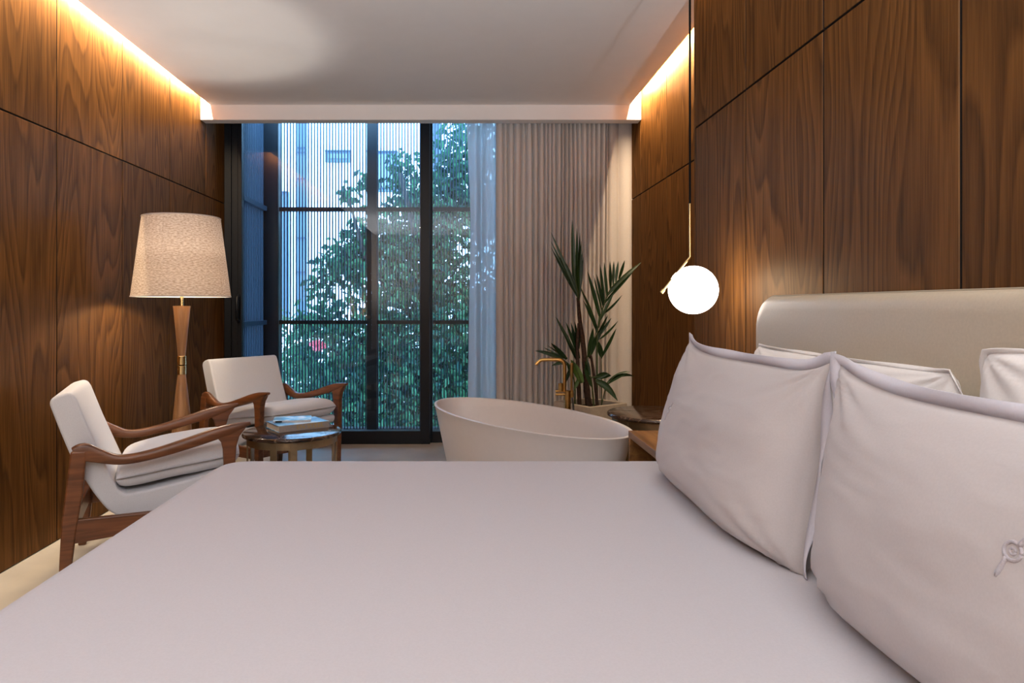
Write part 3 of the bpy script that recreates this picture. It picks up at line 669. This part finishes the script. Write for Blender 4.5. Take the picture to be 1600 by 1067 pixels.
def letter_text(body, size, mat, parent, M, name='spine_lettering', ext=.0006):
    cu = bpy.data.curves.new(name, 'FONT'); cu.body = body; cu.size = size; cu.extrude = ext; cu.align_x = 'CENTER'; cu.align_y = 'CENTER'
    t = bpy.data.objects.new(name, cu); COL.objects.link(t); dg = bpy.context.evaluated_depsgraph_get(); me = bpy.data.meshes.new_from_object(t.evaluated_get(dg))
    bpy.data.objects.remove(t); me.name = name; me.materials.clear(); me.materials.append(mat)
    o = bpy.data.objects.new(name, me); COL.objects.link(o); o.parent = parent; o.matrix_local = M; return o
def cover_mat(name, stops, scale, seed):
    m, nt, b = newmat(name); L = nt.links.new; tc = nd(nt, 'ShaderNodeTexCoord'); mp = nd(nt, 'ShaderNodeMapping'); mp.inputs['Location'].default_value = (seed, seed, 0); L(tc.outputs['Object'], mp.inputs[0])
    n = nd(nt, 'ShaderNodeTexNoise'); n.inputs['Scale'].default_value = scale; n.inputs['Detail'].default_value = 2; L(mp.outputs[0], n.inputs['Vector'])
    L(ramp(nt, n.outputs['Fac'], stops), b.inputs['Base Color']); b.inputs['Roughness'].default_value = .25; return m
def books():
    z = TZ
    c = Vector((-.986, 4.03)); yaw = math.radians(36)
    Bk = empty('book', (c.x, c.y, z), yaw, 'thick blue covered book lying on the low marble table', 'book', 'books on the low marble table')
    l, w, h = .305, .208, .037
    cov = cover_mat('blue_photo_cover', [(.35, C(.05, .17, .36)), (.5, C(.16, .40, .68)), (.62, C(.55, .72, .85))], 7, 3); pg = simple('page_edges', C(.55, .48, .40), .9, 0, .1, .08, 300); sp = simple('grey_book_spine', C(.36, .33, .30), .6, 0, .3, .05, 100)
    m = MB(); m.box(-l / 2 + .004, l / 2 - .004, -w / 2 + .004, w / 2 - .004, .003, h - .003); m.build('pages', pg, Bk)
    m = MB(); m.box(-l / 2, l / 2, -w / 2, w / 2, h - .003, h); m.build('front_cover', cov, Bk)
    m = MB(); m.box(-l / 2, l / 2, -w / 2, w / 2, 0, .003); m.build('back_cover', cov, Bk)
    m = MB(); m.box(-l / 2, l / 2, -w / 2 - .002, -w / 2 + .004, 0, h); m.build('spine', sp, Bk, bevel=.001)
    letter_text('EN STEEL', .033, simple('ochre_lettering', C(.50, .34, .10), .6), Bk, Matrix.Translation((.035, -w / 2 - .0024, h / 2 + .001)) @ Matrix.Rotation(PI / 2, 4, 'X') @ Matrix.Scale(1.25, 4, (1, 0, 0)))
    c2 = at(457, 655, 4.08)
    Mg = empty('magazine', (c2.x + .005, 4.065, z + h), math.radians(12), 'thin magazine with pale cover lying on top of the thick book', 'magazine', 'books on the low marble table')
    l, w, h2 = .215, .155, .011
    cv = cover_mat('pale_photo_cover', [(.38, C(.06, .25, .42)), (.47, C(.35, .58, .72)), (.56, C(.80, .86, .90))], 9, 1.4)
    m = MB(); m.box(-l / 2, l / 2, -w / 2, w / 2, .001, h2 - .001); m.build('pages', simple('magazine_pages', C(.62, .60, .60), .8, 0, .2, .1, 300), Mg)
    m = MB(); m.box(-l / 2 - .001, l / 2 + .001, -w / 2 - .001, w / 2 + .001, h2 - .001, h2 + .0005); m.build('front_cover', cv, Mg)
    m = MB(); m.box(-l / 2 + .012, -l / 2 + .05, -w / 2 - .0016, -w / 2, .002, h2 - .002); m.build('spine_mark', M_black, Mg)
books()

# ------------------------------------------------------------------ bathtub
def bathtub():
    c = Vector((.333, 4.02)); ang = math.atan2(-.858, .513); a, b_ = .838, .366; H = .58
    T = empty('bathtub', (c.x, c.y, 0), ang, 'freestanding white oval bathtub at the foot of the window curtain', 'bathtub')
    n = 96
    def oval(k, A, B, z, e=2.0):
        t = 2 * PI * k / n; cc, ss = math.cos(t), math.sin(t)
        return (A * math.copysign(abs(cc) ** (2 / e), cc), B * math.copysign(abs(ss) ** (2 / e), ss), z)
    R = []
    def ring(A, B, z): R.append([oval(k, A, B, z) for k in range(n)])
    ring(a - .22, b_ - .10, 0); ring(a - .215, b_ - .095, .01)
    for k in range(1, 11):
        t = k / 10; ring(a - .215 + .205 * t ** .9, b_ - .095 + .088 * t ** .9, .01 + (H - .03) * t)
    ring(a - .002, b_ - .001, H - .008); ring(a, b_, H - .003); ring(a - .004, b_ - .004, H); ring(a - .016, b_ - .016, H); ring(a - .022, b_ - .022, H - .006)
    for k in range(1, 9):
        t = k / 8; ring(a - .024 - .20 * t ** 1.3, b_ - .024 - .095 * t ** 1.3, H - .01 - (H - .14) * t)
    ring(a - .27, b_ - .15, .115); ring(a - .40, b_ - .22, .105); ring(.1, .03, .10)
    m = MB(); m.rings(R, True, True); m.build('tub_shell', M_tub, T, smooth=True, autos=60)
    m = MB(); m.lathe([(.028, .102), (.028, .106), (.02, .108)], 20, (.0, .0, 0)); m.build('drain', M_brass, T, smooth=True)
bathtub()
def faucet():
    Yf = 4.40; base = at(887, 640, Yf)
    Fc = empty('tub_filler', (base.x, Yf, 0), 0, 'brass floor standing bath mixer with hand shower behind the bathtub rim', 'tap')
    off = Vector((-base.x, -Yf, 0)); A = lambda px, py: at(px, py, Yf) + off
    ht = A(887, 610).z
    m = MB(); m.lathe([(.045, 0), (.045, .01), (.02, .014)], 24); m.build('floor_plate', M_brass, Fc, smooth=True, autos=40)
    m = MB(); m.tube([(0, 0, .01), (0, 0, ht)], .0205, 16); m.build('column', M_brass, Fc, smooth=True, autos=50)
    s = [A(882, 612), A(882, 575), A(881.5, 568), A(878, 564), A(871, 562), A(850, 562), A(846, 562.5), A(843, 564), A(837, 570)]
    m = MB(); m.tube(spline([tuple(p) for p in s], 4), .0115, 12); m.build('spout', M_brass, Fc, smooth=True, autos=60)
    m = MB(); p = A(876, 604); m.tube([p + Vector((0, 0, -.028)), p + Vector((0, 0, .022))], .017, 14); m.build('diverter', M_brass, Fc, smooth=True, autos=50)
    m = MB(); m.tube([A(868, 616), A(884, 616)], .008, 12); m.tube([A(868, 611), A(870, 611), A(884, 611)], .008, 12); m.build('lever', M_brass, Fc, smooth=True, autos=50)
    m = MB(); m.tube([A(884, 615), A(894, 614)], .0085, 10); m.tube([A(894, 610), A(894, 620)], .010, 12); m.build('shower_holder', M_brass, Fc, smooth=True, autos=50)
    m = MB(); m.tube([A(893, 621), A(893, 590), A(893.2, 589), A(893.2, 567)], [.008, .008, .0105, .0105], 12); m.build('hand_shower', M_brass, Fc, smooth=True, autos=50)
    m = MB(); m.tube(spline([tuple(A(893.5, 620)), tuple(A(896, 640)), tuple(A(895, 690)), tuple(A(889, 700)), tuple(A(888, 640) + Vector((.0, .03, 0)))], 8), .006, 8); m.build('shower_hose', M_dark, Fc, smooth=True)
faucet()

# ------------------------------------------------------------------ palm
def palm():
    c = Vector((.935, 5.085)); s = .19; H = .50
    P = empty('planter', (c.x, c.y, 0), math.radians(34.5), 'square sandstone planter standing behind the bath mixer', 'planter')
    m = MB(); R = []
    for q, z in ((s * .93, 0), (s, H - .01), (s - .002, H), (s - .028, H), (s - .03, H - .06)):
        R.append([(x * q, y * q, z) for x, y in ((-1, -1), (1, -1), (1, 1), (-1, 1))])
    m.rings(R, True, False); m.build('box', M_stone, P, bevel=.004, seg=2)
    m = MB(); m.grid(lambda u, v: ((u - .5) * 2 * (s - .029), (v - .5) * 2 * (s - .029), H - .045 + .012 * noise.noise((u * 6, v * 6, 1))), 16, 16); m.build('soil', M_soil, P, smooth=True)
    def leafm(n, c1, c2):
        m, nt, b = newmat(n); L = nt.links.new; g = nd(nt, 'ShaderNodeNewGeometry')
        L(ramp(nt, g.outputs['Random Per Island'], [(0, c1), (1, c2)]), b.inputs['Base Color']); b.inputs['Roughness'].default_value = .38; b.inputs['Specular IOR Level'].default_value = .4; return m
    gm = leafm('palm_green', C(.007, .022, .006), C(.024, .06, .013)); ym = leafm('palm_young_green', C(.04, .085, .015), C(.06, .11, .02))
    stem = simple('palm_cane', C(.045, .022, .012), .7, 0, .3, .5, 60, .4); stalk = simple('palm_stalk', C(.05, .07, .02), .5, 0, .3, .3, 60)
    PL = empty('potted_palm', (c.x, c.y, H - .045), 0, 'tall green palm growing out of the sandstone planter', 'palm')
    off = Vector((-c.x, -c.y, -(H - .045)))
    rs = random.Random(5)
    def Q(px, py, dy=0): return at(px, py, 5.085 + dy) + off
    def canes(name, lst, mat):
        for pts, r0, r1 in lst:
            pp = spline([tuple(Q(*p)) for p in pts], 5); n = len(pp)
            m = MB(); m.tube(pp, [(r0 + (r1 - r0) * i / (n - 1)) * (1 + .12 * (i % 4 == 0)) for i in range(n)], 9); m.build(name, mat, PL, smooth=True)
    canes('cane', [([(921, 644), (916, 600), (912, 545), (906, 500), (903, 465)], .026, .011), ([(906, 642, -.03), (904, 600, -.03), (902, 545, -.02), (904, 505)], .017, .009),
                   ([(934, 642, -.03), (930, 600), (924, 560), (922, 556)], .013, .007)], stem)
    canes('stalk', [([(933, 642), (933, 580), (933, 530), (936, 495)], .008, .004), ([(940, 640, .03), (940, 600, .03), (939, 557, .03)], .004, .003), ([(898, 640, .04), (898, 600, .04), (890, 570, .04)], .006, .004),
                    ([(928, 642, -.08), (926, 610, -.08), (922, 585, -.08)], .006, .004), ([(938, 642, -.06), (945, 612, -.06), (952, 597, -.06)], .004, .003)], stalk)
    def blade(m, a, b_, w, bend=0, face=None):
        a = Vector(a); b_ = Vector(b_); d = b_ - a; L = d.length; t = d.normalized()
        f = Vector(face) if face else Vector((rs.gauss(0, .35), -1, rs.gauss(.2, .3)))
        s = t.cross(f).normalized(); nrm = s.cross(t).normalized()
        if nrm.y > 0: nrm = -nrm
        vs = []; n = 7
        for i in range(n):
            u = i / (n - 1); p = a + d * u + Vector((0, 0, 1)) * bend * L * 4 * u * (1 - u) + nrm * .02 * L * math.sin(u * PI)
            ww = w * (math.sin((u * .87 + .12) * PI) ** .8 if u < .97 else .06)
            vs += [p - s * ww, p - nrm * ww * .35, p + s * ww]
        fs = []
        for i in range(n - 1):
            for j in (0, 1): fs.append((i * 3 + j, i * 3 + j + 1, i * 3 + 4 + j, i * 3 + 3 + j))
        m.add(vs, fs)
    def frond(rachis, leaflets, w=.014, mat=None, dy=0, rr=.005):
        m = MB(); pp = spline([tuple(Q(x, y, dy)) for x, y in rachis], 4); 
        f = None
        for e in leaflets:
            x0, y0, x1, y1 = e[:4]; ww = e[4] if len(e) > 4 else w
            blade(m, Q(x0, y0, dy), Q(x1, y1, dy + rs.uniform(-.05, .05)), ww, e[5] if len(e) > 5 else 0)
        f = m.build('frond', mat or gm, PL, smooth=True)
        r = MB(); n = len(pp); r.tube(pp, [rr * (1 - .7 * i / n) for i in range(n)], 6); r.build('rachis', stalk, f, smooth=True)
    frond([(904, 470), (900, 440), (897, 415)], [(903, 462, 861, 363, .011), (902, 464, 861, 377, .011), (901, 462, 861, 386, .010), (900, 450, 884, 410, .008)], dy=-.05)
    frond([(904, 472), (904, 440), (903, 400)], [(897, 447, 894, 344, .016), (900, 450, 901.5, 357, .012), (902, 452, 906, 364, .012), (903, 455, 908.5, 376, .010), (904, 458, 910, 392, .010), (904, 462, 911.5, 402, .009), (904, 466, 911, 415, .009), (903, 466, 897, 400, .014), (903, 468, 902, 410, .016), (904, 470, 907, 425, .014)], dy=.02)
    frond([(935, 512), (943, 478), (955, 450), (975, 430), (1000, 411)], [(938, 498, 918, 424, .016), (941, 487, 927, 430, .007), (943, 480, 932, 428, .011), (944, 476, 937.5, 413, .012), (949, 464, 944, 410, .012), (954, 452, 953, 408, .012), (958, 446, 959, 408, .011), (962, 441, 966, 408, .011), (967, 436, 976, 407, .012), (948, 462, 1002, 410, .017, .03), (940, 492, 972, 461, .009, -.05), (938, 500, 960, 455, .012), (944, 474, 990, 424, .012, .02)], dy=0, rr=.006)
    frond([(934, 515), (922, 485), (908, 450)], [(933, 512, 905, 446, .016), (934, 516, 912, 470, .012), (933, 520, 917, 470, .010)], dy=.05)
    frond([(902, 560), (892, 535), (870, 497)], [(901, 556, 868, 495, .013), (902, 552, 884, 503, .012), (903, 548, 892, 504, .013), (903, 545, 898, 502, .013), (904, 545, 905, 500, .014), (905, 560, 893, 515, .016), (902, 565, 880, 520, .009)], dy=.06)
    frond([(900, 580), (880, 562), (860, 556)], [(880, 562, 836, 548, .015, .05), (882, 560, 850, 543, .008), (884, 560, 856, 540, .007), (886, 561, 861, 536, .016), (884, 566, 862, 571, .012, .04), (890, 570, 870, 566, .010), (892, 575, 882, 600, .014), (895, 590, 885, 565, .012)], dy=.05)
    frond([(909, 598), (902, 580), (895, 562)], [(910, 598, 892, 562, .034), (905, 590, 897, 610, .014)], mat=ym, dy=-.12)
    frond([(921, 560), (925, 540), (932, 515)], [(919, 558, 927, 512, .020), (922, 556, 934, 520, .018), (926, 545, 946, 500, .016), (936, 525, 955, 497, .011), (937, 530, 966, 501, .009, -.04), (935, 520, 950, 492, .010)], dy=.03)
    frond([(940, 560), (938, 548), (936, 535)], [(940, 558, 963, 513, .014), (940, 558, 935, 533, .020)], dy=.03)
    frond([(924, 590), (935, 588), (945, 586)], [(930, 590, 955, 587, .026, .08), (931, 592, 952, 584, .018, .1)], dy=-.08)
    frond([(948, 605), (955, 593), (965, 584)], [(950, 598, 984, 580, .022, .05), (952, 594, 991, 588, .016, .13), (948, 600, 975, 584, .016, .05)], dy=-.06)
    frond([(930, 594), (942, 600), (950, 606)], [(931, 594, 965, 626, .024, .12), (935, 600, 945, 606, .010)], dy=-.08)
    frond([(916, 570), (918, 555), (921, 540)], [(915, 565, 920, 590, .016), (914, 575, 924, 605, .014), (922, 586, 917, 560, .012)], dy=-.10)
palm()

# ------------------------------------------------------------------ room lights and added fill
def area(name, loc, rot, sx, sy, power, col, spread=PI):
    l = bpy.data.lights.new(name, 'AREA'); l.shape = 'RECTANGLE'; l.size = sx; l.size_y = sy; l.energy = power; l.color = col; l.spread = spread
    o = bpy.data.objects.new(name, l); COL.objects.link(o); o.location = loc; o.rotation_euler = rot; return o
WARM = (1.0, .77, .52)
def led(name, x, y0, y1, power, toward):
    # strip lying on the ceiling board's edge, shining down the wall
    o = area(name, (x, (y0 + y1) / 2, ZC + .10), (0, math.radians(toward), 0), .012, y1 - y0, power * (y1 - y0), WARM)
    return o
led('cove_led_left', XL + .062, 1.6, 5.42, 74, 65)
led('cove_led_right', XR - .066, YSTEP + .08, 5.42, 82, -65)
led('cove_led_headboard', XP - .058, 1.4, YSTEP - .05, 7, -65)
# unseen fill lights added in the ceiling behind the camera for overall brightness
def fill_downlight(x, y, power):
    D = empty('fill_downlight', (x, y, ZC), 0, 'added round ceiling fill light, unseen behind the viewpoint', 'fill_downlight', 'added ceiling fill lights')
    m = MB(); n = 32; m.rings([[(q * math.cos(2 * PI * k / n), q * math.sin(2 * PI * k / n), z) for k in range(n)] for q, z in ((.055, 0), (.07, -.004), (.07, 0))], False, False); m.build('trim_ring', M_ceil, D, smooth=True)
    l = bpy.data.lights.new('fill_downlight_lamp', 'AREA'); l.shape = 'DISK'; l.size = .10; l.energy = power; l.color = (1, .93, .88)
    o = bpy.data.objects.new('fill_downlight_lamp', l); COL.objects.link(o); o.location = (x, y, ZC - .003)
for x, y in ((-.9, -2.0), (.3, -2.0)): fill_downlight(x, y, 5)

# unseen fill lights added on the side walls to brighten the ceiling
def fill_uplight(x, y, power, side):
    U = empty('fill_uplighter', (x, y, 1.0), 0, 'added wall fill light, unseen in the entrance half of the room', 'fill light', 'added wall fill lights')
    m = MB(); m.lathe([(.02, -.06), (.05, -.05), (.07, 0), (.066, 0), (.046, -.045), (.0, -.05)], 24, (side * .08, 0, 0)); m.build('bowl', M_brass, U, smooth=True)
    m = MB(); m.box(min(0, side * .08), max(0, side * .08), -.012, .012, -.055, -.035); m.build('bracket', M_brass, U)
    l = bpy.data.lights.new('fill_uplighter_lamp', 'AREA'); l.shape = 'DISK'; l.size = .11; l.energy = power; l.color = (.95, .96, 1)
    o = bpy.data.objects.new('fill_uplighter_lamp', l); COL.objects.link(o); o.location = (x + side * .08, y, 1.005); o.rotation_euler = (PI, 0, 0)
for y in (-.7, -2.2):
    fill_uplight(XL, y, 152, 1); fill_uplight(XP, y, 152, -1)

w = bpy.data.worlds.new('dusk'); scene.world = w; w.use_nodes = True
bg = w.node_tree.nodes['Background']; bg.inputs[0].default_value = C(.32, .60, 1.0); bg.inputs[1].default_value = 19.0

# ------------------------------------------------------------------ camera
cam = bpy.data.cameras.new('camera'); co = bpy.data.objects.new('camera', cam); COL.objects.link(co)
co.location = (0, 0, EYE); co.rotation_euler = (PI / 2, 0, 0)
cam.sensor_width = 36; cam.lens = 36 * F / 1600; cam.shift_x = (800 - VX) / 1600; cam.shift_y = -(533.5 - VY) / 1600; cam.clip_start = .02; cam.clip_end = 200
scene.camera = co
vs = scene.view_settings; vs.view_transform = 'Standard'; vs.look = 'None'; vs.exposure = -0.28; vs.gamma = 1; vs.use_curve_mapping = False
cy = scene.cycles; cy.use_denoising = True; cy.max_bounces = 8; cy.transparent_max_bounces = 12; cy.sample_clamp_indirect = 6; cy.caustics_reflective = False; cy.caustics_refractive = False
